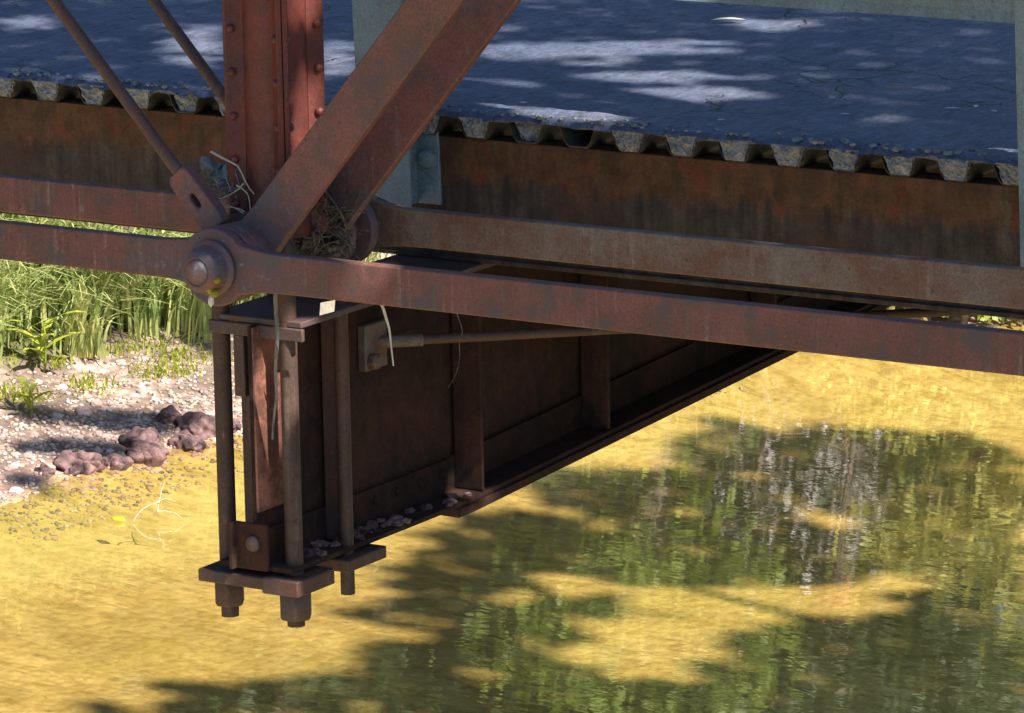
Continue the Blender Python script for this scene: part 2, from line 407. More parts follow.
# ------------------------------------------------------------------ diagonals
def diagonal(yc, label, mat):
    y0, y1 = yc-.014, yc+.014
    hw = .059; hr = .092; ang = math.atan2(1.167, 1.0); L = 3.4
    a0 = math.asin(hw*1.05/hr)
    up = [(hr*math.cos(a), hr*math.sin(a)) for a in np.linspace(PI, a0, 18)] + [(hr*math.cos(a0)+.06, hw)] + [(L, hw)]
    loop = up + [(x, -z) for x, z in up[::-1][:-1]]
    c, s = math.cos(ang), math.sin(ang)
    mb = MB(); mb.prism([(x*c - z*s, x*s + z*c) for x, z in loop], 'Y', y0, y1)
    o = mb.build('diagonal_eyebar', mat, loc=(0, yc, 0), bevel=.004)
    return tag(o, label, 'diagonal bar', 'diagonal eyebars of the truss')
diagonal(.134, 'broad rusty red diagonal bar nearest the camera rising right past the column', M['diag'])
diagonal(.428, 'darker red diagonal bar behind the near one rising to the upper right', M['maroon'])

# ------------------------------------------------------------------ counter rods with clevis
def counter(y, near, label):
    d = Vector((-.6716, 0, .7409)); p = Vector((0, y, .005)); nrm = Vector((.7409, 0, .6716))
    root = empty('counter_rod', (0, y, 0), label, 'tie rod', 'slender counter rods of the truss')
    mb = MB(); mb.tube([p + d*.23, p + d*3.2], .0155 if near else .0145, 12); mb.build('rod', M['bare_rust'], root, smooth=True)
    # forged block with a slot, and the eye on the pin
    m = 40; cx = .178
    def sup(a, A, B, e):
        c, q = math.cos(a), math.sin(a); return (cx + A*math.copysign(abs(c)**(2/e), c), B*math.copysign(abs(q)**(2/e), q))
    outer = [sup(2*PI*i/m, .088, .036, 5.5) for i in range(m)]
    inner = [sup(2*PI*i/m, .020, .0090, 2.6) for i in range(m)]
    mb = MB(); hh = .019
    def P(u, v, h): return tuple(p + d*u + nrm*v + Vector((0, h, 0)))
    L = [[mb.bm.verts.new(P(u, v, h)) for u, v in loop] for loop in (outer, inner) for h in (-hh, hh)]
    oa, ob, ia, ib = L
    for i in range(m):
        j = (i+1) % m
        for q in ((oa[i], ob[i], ob[j], oa[j]), (ia[i], ia[j], ib[j], ib[i]), (oa[i], oa[j], ia[j], ia[i]), (ob[i], ib[i], ib[j], ob[j])):
            mb.bm.faces.new(q)
    mb.build('clevis', M['diag'], root, bevel=.006, seg=3)
    mb = MB(); mb.lathe([(-.0165, .083), (-.012, .089), (.012, .089), (.0165, .083)], (0, y, 0), n=32); mb.build('eye', M['diag'], root, smooth=True)
counter(.116, True, 'near slender rod slanting up left from the slotted clevis at the pin')
counter(.475, False, 'second slender rod that slants up left and passes behind the red column')

# ------------------------------------------------------------------ riveted column (four quarter shells with flanges)
colm = empty('riveted_column', (0, .28, .03), 'red riveted column of curved plates with projecting flanges standing over the pin', 'column')
CX, CY, Z0, Z1 = 0.0, .28, .035, 4.6
def shell(k):
    """quarter shell between two flanges; thickness .009"""
    a_mid = k*PI/2; R, T, F, g = .080, .009, .122, .0052
    pts = []
    a0, a1 = a_mid-PI/4, a_mid+PI/4
    def pol(r, a): return (CX + r*math.cos(a), CY + r*math.sin(a))
    def off(r, a, s):   # point on the flange at radius r, shifted sideways by s
        return (CX + r*math.cos(a) - s*math.sin(a), CY + r*math.sin(a) + s*math.cos(a))
    outer = [off(F, a0, g+T), off(R+.012, a0, g+T)]
    outer += [pol(R, a) for a in np.linspace(a0+.22, a1-.22, 13)]
    outer += [off(R+.012, a1, -g-T), off(F, a1, -g-T), off(F, a1, -.001)]
    inner = [off(R-.008, a1, -.001)] + [pol(R-T, a) for a in np.linspace(a1-.20, a0+.20, 13)] + [off(R-.008, a0, .001), off(F, a0, .001)]
    mb = MB(); mb.prism(outer + inner, 'Z', Z0, Z1)
    return mb.build('curved_plate', M['red_oxide'], colm, bevel=.0015, seg=1)
for k in range(4): shell(k)
# rivets: one mesh, copied down the three visible flanges
mb = MB(); mb.lathe([(0, .0115), (.004, .0112), (.008, .008), (.0102, .004), (.0108, 0)], (0, 0, 0), 'X', 12)
rv_me = mb.build('rivet', M['red_oxide'], colm, loc=(0, 0, 0), smooth=True)
first = True
for ka in range(4):
    a = -PI/4 + ka*PI/2
    for side in (1, -1):
        if ka == 1 and side == 1: continue
        for j in range(10):
            z = .10 + j*.108 + (.02 if ka % 2 else 0)
            nvec = Vector((-math.sin(a)*side, math.cos(a)*side, 0))
            base = Vector((CX + .108*math.cos(a), CY + .106*math.sin(a), z)) + nvec*.0142
            r = rv_me if first else rv_me.copy()
            if not first: COL.objects.link(r)
            first = False
            r.parent = colm; r.location = base - Vector(colm.location)
            r.rotation_euler = (0, 0, math.atan2(nvec.y, nvec.x))

# ------------------------------------------------------------------ hangers
def hanger(y, zb, r, dx, label, plate, zrod):
    root = empty('hanger_bolt', (0, y, zb), label, 'hanger', 'U bolts hanging the floor beam from the pin')
    pts = [(dx-.1, y, zrod), (dx-.1, y, -.02)] + [(dx-.1*math.cos(a), y, .085*math.sin(a)) for a in np.linspace(.15, PI-.15, 13)] + [(dx+.1, y, -.02), (dx+.1, y, zrod)]
    mb = MB(); mb.tube(pts, r, 14); mb.build('u_bolt', M['rod_rust'], root, smooth=True)
    mb = MB(); x0, x1, ya, yb = plate; mb.box(x0, x1, ya, yb, zb-.032, zb); mb.build('hanger_plate', M['bare_rust'], root, bevel=.004)
    return root
hA = hanger(.19, -.800, .0225, -.019, 'front U bolt with long plate and two hanging nuts under the beam end', (-.168, .066, .125, .275), -.93)
mb = MB(); mb.box(.030, .138, .118, .282, -.838, -.797); mb.build('washer_plate', M['bare_rust'], hA, bevel=.004)
def nutm(parent, x, y, zt, h, r):
    mb = MB(); mb.lathe([(0, r*.96), (-.004, r), (-h+.008, r), (-h, r*.86)], (x, y, zt), 'Z', 6); mb.build('nut', M['bare_rust'], parent, bevel=.003)
nutm(hA, -.119, .19, -.8325, .070, .040); nutm(hA, .081, .19, -.8385, .075, .043)
hB = hanger(.41, -.795, .0185, -.012, 'rear U bolt whose plain rod end hangs below a small plate', (-.14, .135, .345, .52), -.90)

# ------------------------------------------------------------------ floor beam
fb = empty('floor_beam', (0, .2, -.79), 'deep rusty floor beam hung below the pin and running back under the deck', 'floor beam')
def zbot(y): return -.773 + max(0, y-.95)*.049
mb = MB(); ysf = [.14, .95, 5.4]
mb.prism([(.14, -.172), (5.4, -.172)] + [(y, zbot(y)) for y in ysf[::-1]], 'X', -.005, .005); mb.build('web', M['dark_rust'], fb)
mb = MB(); mb.box(-.135, .135, .17, 5.45, -.171, -.155); mb.build('top_flange', M['bare_rust'], fb, bevel=.003)
for sgn in (-1, 1):
    mb = MB()   # bottom flange angle: flat leg and upright leg
    A = [(sgn*.007, 0), (sgn*.108, 0), (sgn*.108, .013), (sgn*.018, .014), (sgn*.018, .10), (sgn*.007, .10)]
    secs = []
    for y in (.14, .95, 5.4): secs.append([mb.bm.verts.new((x, y, zbot(y) - .013 + z)) for x, z in A])
    for s0, s1 in zip(secs, secs[1:]):
        for i in range(6): mb.bm.faces.new((s0[i], s0[(i+1) % 6], s1[(i+1) % 6], s1[i]))
    mb.bm.faces.new(secs[0]); mb.bm.faces.new(secs[-1][::-1])
    mb.build('bottom_flange', M['dark_rust'], fb, bevel=.002)
mb = MB()
secs = [[mb.bm.verts.new((x, y, zbot(y) - .0145 + z)) for x, z in ((-.115, 0), (.115, 0), (.115, -.022), (-.115, -.022))] for y in (.89, .96, 5.4)]
for s0, s1 in zip(secs, secs[1:]):
    for i in range(4): mb.bm.faces.new((s0[i], s0[(i+1) % 4], s1[(i+1) % 4], s1[i]))
mb.bm.faces.new(secs[0]); mb.bm.faces.new(secs[-1][::-1])
mb.build('cover_plate', M['dark_rust'], fb, bevel=.002)
mb = MB(); mb.box(.0056, .0125, .1405, .315, -.640, -.174); mb.build('sun_wedge_patch', M['sun_wedge_salmon'], fb, bevel=.0015)  # thin patch added so the sunlit wedge on the web reads brighter
def stiff(y, w, name, mat, sides=(1, -1), out=-1):
    for sgn in sides:
        mb = MB(); zb = zbot(y) + .003
        mb.prism([(sgn*.019, y), (sgn*(w), y), (sgn*(w), y+.011), (sgn*.030, y+.011), (sgn*.030, y+.075), (sgn*.019, y+.075)], 'Z', zb, -.173)
        mb.build(name, mat, fb, bevel=.002)
stiff(.205, .076, 'end_angle', M['bare_rust'], (-1,))
stiff(.42, .076, 'end_angle', M['bare_rust'], (1,))
stiff(1.02, .104, 'stiffener', M['dark_rust'])
stiff(1.66, .104, 'stiffener', M['dark_rust'])
stiff(2.6, .10, 'stiffener', M['dark_rust'])
stiff(3.6, .10, 'stiffener', M['dark_rust'])
# rivet rows along the bottom angle and the stiffeners
mb = MB(); mb.lathe([(0, .013), (.005, .0125), (.009, .009), (.011, 0)], (0, 0, 0), 'X', 10)
bolt0 = mb.build('rivet', M['dark_rust'], fb, loc=(0, 0, 0), smooth=True); first = True
spots = [(.0182, y, zbot(y)+.055) for y in np.arange(.54, 1.0, .105)] + [(.0302, 1.02+.045, z) for z in np.arange(-.68, -.2, .1)] + [(.0302, .42+.045, z) for z in np.arange(-.66, -.2, .1)]
for s_ in spots:
    r = bolt0 if first else bolt0.copy()
    if not first: COL.objects.link(r)
    first = False; r.parent = fb; r.location = Vector(s_) - Vector(fb.location)
# small clip angle with a bolt on the lower end
mb = MB(); mb.prism([(-.058, .105), (-.046, .105), (-.046, .126), (.045, .126), (.045, .136), (-.058, .136)], 'Z', -.784, -.665)
mb.build('clip_angle', M['dark_rust'], fb, bevel=.003)
mb = MB(); mb.lathe([(0, .020), (-.008, .020), (-.016, .012), (-.018, 0)], (.005, .126, -.715), 'Y', 14); mb.build('bolt_head', M['bare_rust'], fb, smooth=True)
# top lip with two short end plates below it
mb = MB(); mb.prism([(-.14, -.172), (.14, -.172), (.14, -.204), (-.14, -.204)], 'Y', .165, .178); mb.build('end_lip', M['bare_rust'], fb, bevel=.003)
mb = MB(); mb.box(-.072, -.040, .172, .1945, -.36, -.2045); mb.build('end_strap', M['bare_rust'], fb, bevel=.003)

mb = MB()
for k in range(46):
    yy = random.uniform(.25, .98); blob(mb, (random.uniform(.03, .10), yy, zbot(yy) + .004), random.uniform(.006, .017), k, 2, (1, 1.3, .6), .7, 2.4)
o = mb.build('silt_pile', M['boulder'], loc=(.06, .6, -.77)); tag(o, 'dark silt and leaf litter lying on the floor beam bottom flange', 'silt', kind='stuff')
# lateral brace rod with its sleeve on the beam
br = empty('brace_rod', (.02, .62, -.31), 'thin rusty sway rod leaving the floor beam below the near eyebar', 'brace rod')
d = Vector((.47, .42, 0)).normalized(); p0 = Vector((.01, .655, -.31))
mb = MB(); mb.tube([p0 + d*.10, p0 + d*5.5], .0125, 10); mb.build('rod', M['rod_rust'], br, smooth=True)
mb = MB(); mb.tube([p0 - d*.01, p0 + d*.135], .0165, 12); mb.build('sleeve', M['grey_rust'], br, bevel=.003)
mb = MB(); mb.box(.006, .032, .60, .70, -.375, -.255); mb.build('anchor_plate', M['grey_rust'], br, bevel=.004)
mb = MB(); mb.lathe([(0, .022), (.018, .022), (.024, .014)], (.032, .625, -.35), 'X', 6); mb.build('nut', M['grey_rust'], br, bevel=.002)

# ------------------------------------------------------------------ stringers and deck
PITCH, X0 = .1524, -1.3606
ZB, ZC = .1706, .2226           # pan bottom, pan crest
def stringer(y, label, outer):
    mb = MB(); y1 = y + .085
    if outer: prof = [(y, ZB-.003), (y+.085, ZB-.003), (y+.085, ZB-.016), (y+.009, ZB-.016), (y+.009, -.139), (y+.085, -.139), (y+.085, -.1535), (y-.012, -.1535), (y-.012, -.141), (y, -.139)]
    else: prof = [(y-.07, ZB-.003), (y+.07, ZB-.003), (y+.07, ZB-.014), (y+.004, ZB-.014), (y+.004, -.141), (y+.07, -.141), (y+.07, -.1535), (y-.07, -.1535), (y-.07, -.141), (y-.004, -.141), (y-.004, ZB-.014), (y-.07, ZB-.014)]
    mb.prism(prof, 'X', -20, 12)
    o = mb.build('stringer', M['stringer'], loc=(0, y, 0), bevel=.002)
    return tag(o, label, 'stringer', 'stringers under the deck')
stringer(1.000, 'front stringer with orange rust above and dark grime below under the deck edge', True)
stringer(1.95, 'second stringer under the deck, behind the front one', False)
stringer(3.0, 'middle stringer under the deck, two behind the front one', False)
stringer(4.05, 'fourth stringer under the deck, near the far edge', False)
stringer(4.90, 'last stringer under the far edge of the deck', False)

dk = empty('bridge_deck', (0, 3, ZB), 'bridge deck of blue grey asphalt on a corrugated steel pan', 'bridge deck')
YF, YB = .985, 5.05
mb = MB(); th = .0042
kmin, kmax = int((-20-X0)/PITCH), int((12-X0)/PITCH)
def pan_profile(off):
    pts = []
    for k in range(kmin, kmax):
        x = X0 + k*PITCH
        # hole (crest) from x to x+.076, trough after it
        pts += [(x-.006, ZB+.004), (x+.002, ZB+.014), (x+.012, ZC-.010), (x+.022, ZC-.001), (x+.058, ZC-.001), (x+.068, ZC-.010), (x+.078, ZB+.014), (x+.086, ZB+.004), (x+.094, ZB), (x+.1444, ZB)]
    return pts
pp = pan_profile(0)
mbv0 = [[mb.bm.verts.new((x, y, z + dz)) for x, z in pp] for y, dz in ((YF, 0), (YB, 0), (YB, th), (YF, th))]
for i in range(len(pp)-1):
    for a, b in ((0, 1), (2, 3), (3, 0)):
        mb.bm.faces.new((mbv0[a][i], mbv0[b][i], mbv0[b][i+1], mbv0[a][i+1]))
mb.build('corrugated_pan', M['pan'], dk)
# concrete in the troughs: ragged fronts, one trough left empty
mb = MB()
for k in range(kmin, kmax):
    x = X0 + k*PITCH
    yf = YF - .008 + random.uniform(-.007, .006)
    if k == 11: yf = YF + .32
    if k in (3, 10): yf += .02
    z0, zt = ZB + th + .0005, ZC + .004
    prof = [(x+.076, zt), (x+.080, ZB+.026), (x+.088, z0+.008), (x+.096, z0), (x+.142, z0), (x+.149, z0+.007), (x+.157, ZB+.026), (x+.161, zt)]
    if -4 < x < 4:
        N = 6; rows = []
        for r in range(N+1):
            f = r/N
            z = zt + (z0-zt)*f
            # width at this height
            l = x + .076 + .018*f; rr = x + .161 - .017*f
            rows.append([mb.bm.verts.new((l + (rr-l)*c/6, yf + .012*noise.noise((l*31 + c*1.9, z*55, k)) - .006*(1-f), z)) for c in range(7)])
        for a, b in zip(rows, rows[1:]):
            for c in range(6): mb.bm.faces.new((a[c], a[c+1], b[c+1], b[c]))
        back = [[mb.bm.verts.new((v.co.x, YB, v.co.z)) for v in row] for row in (rows[0], rows[-1])]
        for c in range(6):
            mb.bm.faces.new((rows[0][c], back[0][c], back[0][c+1], rows[0][c+1])); mb.bm.faces.new((rows[-1][c], rows[-1][c+1], back[1][c+1], back[1][c]))
        for c in (0, 6):
            col_ = [r[c] for r in rows]; mb.bm.faces.new(col_ + [back[1][c], back[0][c]])
    else: mb.prism(prof, 'Y', yf, YB)
mb.build('concrete_fill', M['fill'], dk)
# asphalt
ZT = .238
xs2 = [-20, -12, -7, -4.5, -3.4] + list(np.arange(-3.0, 2.6, .022)) + [2.9, 3.4, 4.5, 7, 12]
ys2 = [0.0, .008, .016] + list(np.arange(.03, 2.1, .028)) + [2.4, 3.0, YB-.98]
mb = MB(); rows = []
def edge(x): return .974 + .014*noise.noise((x*7, 1, 0)) + .010*noise.noise((x*29, 2, 0)) + .006*noise.noise((x*80, 4, 0))
for j, yy in enumerate(ys2):
    row = []
    for x in xs2:
        y = min(edge(x) + yy, YB)
        rough = math.exp(-yy*9)
        z = ZT + .006*noise.noise((x*1.3, y*1.3, 0)) + .004*noise.noise((x*9, y*14, 1)) + rough*(.010*noise.noise((x*24, y*24, 2)) + .007*noise.noise((x*60, y*60, 2)) - .004)
        if j == 0: z -= .010 + .003*noise.noise((x*40, 9, 2))
        elif j == 1: z -= .004
        row.append(mb.bm.verts.new((x, y, z)))
    rows.append(row)
bot = [mb.bm.verts.new((x, edge(x) + .003, ZC + .002 - .007*max(0, noise.noise((x*21, 6, 3)) + .35))) for x in xs2]
for a, b in zip([bot] + rows, rows):
    for i in range(len(xs2)-1): mb.bm.faces.new((a[i], a[i+1], b[i+1], b[i]))
mb.build('asphalt_surface', M['asphalt'], dk, smooth=True)
# lumps crumbling along the asphalt edge
mb = MB()
for k in range(420):
    x = random.uniform(-2.6, 2.4); blob(mb, (x, edge(x) + abs(random.gauss(0, .035)) + .004, ZT + .001), random.uniform(.003, .009)*(1.3 if random.random() < .1 else 1), k, 1, (1.2, 1, .7))
o = mb.build('loose_asphalt_crumbs', M['fill'], dk); o['kind'] = 'stuff'

# small pale leaves lying on the road
def litter(x, y, L, ang, lab):
    mb = MB(); c, s = math.cos(ang), math.sin(ang); n = 6; top = []
    pr = [(-L, 0), (-L*.5, L*.32), (L*.2, L*.36), (L, 0), (L*.2, -L*.3), (-L*.5, -L*.34)]
    vs = [mb.bm.verts.new((x + u*c - v*s, y + u*s + v*c, ZT + .012 + .25*abs(v))) for u, v in pr]
    ctr = mb.bm.verts.new((x, y, ZT + .010))
    for i in range(6): mb.bm.faces.new((vs[i], vs[(i+1) % 6], ctr))
    o = mb.build('fallen_leaf', M['straw_white'], loc=(x, y, ZT + .009)); tag(o, lab, 'leaf', 'pale leaves on the road')
litter(1.222, 1.513, .022, .5, 'pale leaf on the road, leftmost of the close trio at far right')
litter(1.262, 1.568, .018, 1.9, 'pale leaf on the road, middle of the close trio at far right')
litter(1.334, 1.520, .016, 2.6, 'pale leaf on the road, rightmost of the close trio at far right')
litter(1.02, 1.32, .014, .4, 'tiny pale leaf on the road left of a dark crack')
litter(.78, 1.11, .012, .9, 'tiny pale leaf near the deck edge right of centre')
litter(.19, 1.12, .012, .3, 'tiny pale leaf near the deck edge by the galvanised post')
litter(-.045, 2.60, .05, .55, 'larger whitish leaf on the road below the guardrail')

# guardrail: posts (wide flange sections) and W-beam
def rail_post(x, label):
    lean = .030
    root = empty('guardrail_post', (x, .93, 0), label, 'post', 'galvanised guardrail posts')
    mb = MB(); w, dp, tf = .150, .150, .010; y0 = .850; y1 = y0 + dp
    def sec(z, zf):
        sx = -(z)*lean
        return [(-w/2, y0), (w/2, y0), (w/2, y0+tf), (.004, y0+tf), (.004, y1-tf), (w/2, y1-tf), (w/2, y1), (-w/2, y1), (-w/2, y1-tf), (-.004, y1-tf), (-.004, y0+tf), (-w/2, y0+tf)], sx
    loops = []
    for z in (-.012, .92):
        pts, sx = sec(z, 0); loops.append([mb.bm.verts.new((x + px + sx, py, z)) for px, py in pts])
    for i in range(12): mb.bm.faces.new((loops[0][i], loops[0][(i+1) % 12], loops[1][(i+1) % 12], loops[1][i]))
    mb.bm.faces.new(loops[0]); mb.bm.faces.new(loops[1][::-1])
    mb.build('post_shaft', M['galv'], root, bevel=.002)
    for z in (.108,):
        mb = MB(); mb.lathe([(0, .026), (-.004, .026), (-.016, .022), (-.020, .014), (-.021, 0)], (x + .043 - z*lean, y1 - tf, z), 'Y', 18); mb.build('bolt_head', M['galv'], root, smooth=True)
    return root
rail_post(-.062, 'galvanised guardrail post bolted to the stringer behind the red diagonals')
rail_post(1.815, 'galvanised guardrail post just showing at the right edge of the photo')
rail_post(-2.0, 'galvanised guardrail post beyond the left edge of the photo')
gr = empty('guardrail', (0, 1.05, .55), 'galvanised corrugated guardrail crossing above the road at top right', 'guardrail')
prof = [(1.026, .558), (1.030, .585), (1.030, .62), (1.10, .665), (1.10, .715), (1.03, .76), (1.03, .805), (1.085, .835)]
mb = MB(); mb.prism([(y+.0, z) for y, z in prof] + [(y+.004, z) for y, z in prof[::-1]], 'X', -.55, 7.0); mb.build('rail_beam', M['galv'], gr)
for xx in (-.08, 1.785):
    mb = MB(); mb.box(xx-.05, xx+.05, 1.002, 1.030, .58, .80); mb.build('rail_bracket', M['galv'], gr, bevel=.002)

# ------------------------------------------------------------------ debris caught on the joint
def strand(mb, pts, r): mb.tube(pts, r, 5)
def curve3(p0, p1, sag, n=8, wob=.01, seed=0):
    p0, p1 = Vector(p0), Vector(p1); out = []
    for i in range(n+1):
        f = i/n; p = p0.lerp(p1, f) + Vector(sag)*4*f*(1-f)
        p += Vector((noise.noise((f*3, seed, 1)), noise.noise((f*3, seed, 7)), noise.noise((f*3, seed, 13))))*wob
        out.append(p)
    return out
mb = MB()
for k in range(150):
    c = Vector((random.gauss(.055, .045), random.gauss(.36, .055), random.gauss(.045, .045)))
    dv = Vector((random.gauss(0, 1), random.gauss(0, 1), random.gauss(0, .8))).normalized()*random.uniform(.02, .07)
    strand(mb, curve3(c-dv, c+dv, (random.gauss(0, .012), 0, random.gauss(0, .012)), 4, .012, k), random.uniform(.0010, .0028))
for k in range(5): blob(mb, (random.gauss(.05, .04), random.gauss(.37, .05), random.gauss(.0, .03)), random.uniform(.025, .045), k, 3, (1, 1, 1), .9, 3.5)
o = mb.build('flood_debris', M['nest'], loc=(.055, .36, 0)); tag(o, 'matted brown flood debris caught between the two diagonals at the pin', 'debris')
mb = MB()
for k in range(14): blob(mb, (random.gauss(-.115, .022), random.gauss(.22, .02), random.gauss(.175, .022)), random.uniform(.010, .022), k, 2, (1, 1, 1), .9, 3)
for k in range(60):
    c = Vector((random.gauss(-.1, .03), random.gauss(.21, .02), random.gauss(.165, .028))); dv = Vector((random.gauss(0, 1), random.gauss(0, 1), random.gauss(0, 1))).normalized()*.03
    strand(mb, [c-dv, c, c+dv], .0012)
o = mb.build('lichen_tuft', M['lichen_blue'], loc=(-.12, .22, .16)); tag(o, 'blue grey lichen tuft wedged between clevis and red column', 'lichen')
def twig(paths, mat, label, name='twig', cat='twig', group=None):
    mb = MB()
    for pts, r in paths: mb.tube(pts, [r*(1-.6*i/(len(pts)-1)) for i in range(len(pts))], 6)
    o = mb.build(name, mat, loc=tuple(Vector(paths[0][0][0])), smooth=True); return tag(o, label, cat, group)
twig([(curve3((-.125, .18, .245), (.0, .18, .150), (.01, 0, .015), 8, .012, 1), .0035), (curve3((-.03, .18, .175), (-.10, .16, .135), (0, 0, -.01), 6, .008, 2), .0026), (curve3((-.045, .17, .17), (-.015, .17, .10), (.02, 0, .01), 6, .01, 3), .0022)], M['straw'], 'pale forked twig caught behind the clevis')
twig([(curve3((.005, .19, .075), (-.11, .16, .10), (0, 0, .025), 8, .01, 4), .0022), (curve3((.0, .19, .06), (-.08, .16, .115), (0, 0, .02), 8, .01, 5), .0018)], M['straw'], 'thin curved twig lying on the clevis eye')
twig([(curve3((.13, .50, .145), (.06, .38, .085), (0, 0, -.015), 8, .014, 6), .0026), (curve3((.06, .38, .085), (.03, .34, -.05), (0, 0, 0), 8, .012, 7), .0026)], M['straw'], 'thin dead vine dangling between the diagonal bars')
twig([(curve3((.125, .515, -.165), (.125, .585, -.345), (.0, .012, .03), 10, .006, 8), .0048)], M['straw_white'], 'bleached straw stalk hanging below the near eyebar', 'straw_stalk', 'straw')
twig([(curve3((.115, .10, -.03), (.082, .11, -.44), (.008, 0, 0), 14, .010, 9), .006)], M['grey_straw'], 'long grey dry grass blade hanging in front of the middle hanger rod', 'straw_stalk', 'straw')
mb = MB()
vs_ = [(.235, .11, -.085), (.275, .115, -.075), (.268, .12, -.105), (.228, .115, -.118)]
mb.quad(*vs_)  # pale quad added for a small sunlit bit under the bar
o = mb.build('sunlit_fleck', M['straw_white'], loc=vs_[0]); tag(o, 'cream fleck painted as a sunlit bit under the near eyebar beside the middle hanger rod', 'leaf')
twig([(curve3((.24, .70, -.20), (.20, .72, -.42), (.03, 0, 0), 10, .02, 10), .002)], M['nest'], 'fine dark rootlet dangling against the floor beam web', 'rootlet', 'rootlet')

# ------------------------------------------------------------------ bank: stones, boulders, grass, weeds
def stone_mesh(name, mat, seed, sq):
    mb = MB(); blob(mb, (0, 0, 0), 1, seed, 3, sq, .42, 1.5)
    bm = mb.bm; me = bpy.data.meshes.new(name); bm.to_mesh(me); bm.free(); me.materials.append(mat)
    for p in me.polygons: p.use_smooth = True
    return me
protos = [stone_mesh('river_stone', M[m], i*5+1, sq) for i, (m, sq) in enumerate([('stone_pink', (1, .8, .55)), ('stone_pale', (1.1, .75, .6)), ('stone_tan', (.9, .9, .6)), ('stone_grey', (1.2, .8, .5)), ('stone_pink', (.9, .7, .7)), ('stone_pale', (1, .9, .5))])]
kinds = ['pinkish', 'pale', 'tan', 'grey', 'pinkish', 'pale']
def put_stone(x, y, r, k):
    o = bpy.data.objects.new('river_stone', protos[k]); COL.objects.link(o)
    o.location = (x, y, ground_z(x, y) + r*.15); o.scale = (r, r, r); o.rotation_euler = (random.uniform(-.3, .3), random.uniform(-.3, .3), random.uniform(0, 6.3))
    tag(o, 'rounded %s river stone lying on the gravel bank' % kinds[k], 'stone', '%s river stones on the gravel bank' % kinds[k])
cnt = 0
while cnt < 150:
    y = random.uniform(10.4, 14.6); s = abs(random.gauss(0, .75)) + .02
    if s > 1.7: continue
    x = waterline(y) - s
    put_stone(x, y, random.choice([.022, .025, .03, .03, .035, .04, .055]) * random.uniform(.8, 1.15), random.choices(range(6), [4, 3, 2, 2, 3, 2])[0]); cnt += 1
# pebbles too many to count: one mesh
mb_v, mb_f = [], []
bmt = bmesh.new(); bmesh.ops.create_icosphere(bmt, subdivisions=1, radius=1)
iv = np.array([v.co[:] for v in bmt.verts]); fi = [[v.index for v in f.verts] for f in bmt.faces]; bmt.free()
def pebbles(n, mat, seed):
    V, F = [], []; r_ = np.random.default_rng(seed); got = 0
    while got < n:
        y = r_.uniform(10.2, 15.2); s = r_.normal(.35, .75)
        if s > 1.9 or s < -.45: continue
        x = waterline(y) - s; r = r_.uniform(.007, .018)
        a = r_.uniform(0, 6.28); sc = np.array([r*r_.uniform(.8, 1.4), r*r_.uniform(.7, 1.1), r*r_.uniform(.5, .8)])
        P = iv*sc*(1 + r_.normal(0, .10, iv.shape)); c, s2 = math.cos(a), math.sin(a)
        P = np.stack([P[:, 0]*c - P[:, 1]*s2 + x, P[:, 0]*s2 + P[:, 1]*c + y, P[:, 2] + ground_z(x, y) + r*.25], 1)
        b = len(V); V += P.tolist(); F += [[b+i for i in f] for f in fi]; got += 1
    me = bpy.data.meshes.new('pebbles'); me.from_pydata(V, [], F); me.materials.append(mat)
    for p in me.polygons: p.use_smooth = True
    o = bpy.data.objects.new('pebbles', me); COL.objects.link(o); return o
tag(pebbles(2300, M['stone_pink'], 1), 'small pinkish pebbles covering the gravel bank', 'pebbles', kind='stuff')
tag(pebbles(1500, M['stone_pale'], 2), 'small pale pebbles covering the gravel bank', 'pebbles', kind='stuff')
tag(pebbles(1200, M['stone_tan'], 3), 'small tan pebbles covering the gravel bank', 'pebbles', kind='stuff')
tag(pebbles(1200, M['stone_grey'], 4), 'small grey pebbles covering the gravel bank', 'pebbles', kind='stuff')
for i, (x, y, r, lab) in enumerate([
    (-9.16, 11.42, .115, 'dark purplish rock at the waterline, the leftmost of the broken row'), (-9.10, 11.62, .095, 'dark rock at the waterline, second from the left of the broken row'),
    (-9.04, 11.86, .125, 'largest dark rock of the broken row on the waterline'), (-9.20, 12.02, .12, 'dark rock just behind the largest one of the waterline row'),
    (-8.98, 12.16, .10, 'dark rock touching the right side of the largest waterline rock'), (-9.10, 12.36, .12, 'low dark rock near the right end of the waterline row'),
    (-9.24, 11.20, .055, 'small dark stone at the left end of the dark waterline rocks'), (-9.14, 11.30, .045, 'smallest dark stone at the left end of the dark waterline rocks'),
    (-8.86, 12.74, .06, 'little dark stone past the right end of the dark waterline rocks'), (-8.80, 12.95, .07, 'dark stone at the waterline farthest to the right, behind the left hanger rod'),
    (-8.96, 12.56, .09, 'small dark rock at the right end of the waterline row'), (-9.32, 12.45, .08, 'small dark rock standing back from the waterline row')]):
    mb = MB()
    for k in range(4): blob(mb, (x + random.uniform(-.5, .5)*r, y + random.uniform(-.5, .5)*r, ground_z(x, y) + r*random.uniform(.05, .35)), r*random.uniform(.45, .8), i*4+k, 4, (1.1, .9, .75), .6, 1.5)
    o = mb.build('boulder', M['boulder'], loc=(x, y, ground_z(x, y)), smooth=True); tag(o, lab, 'boulder', 'dark rocks in a broken row at the waterline')

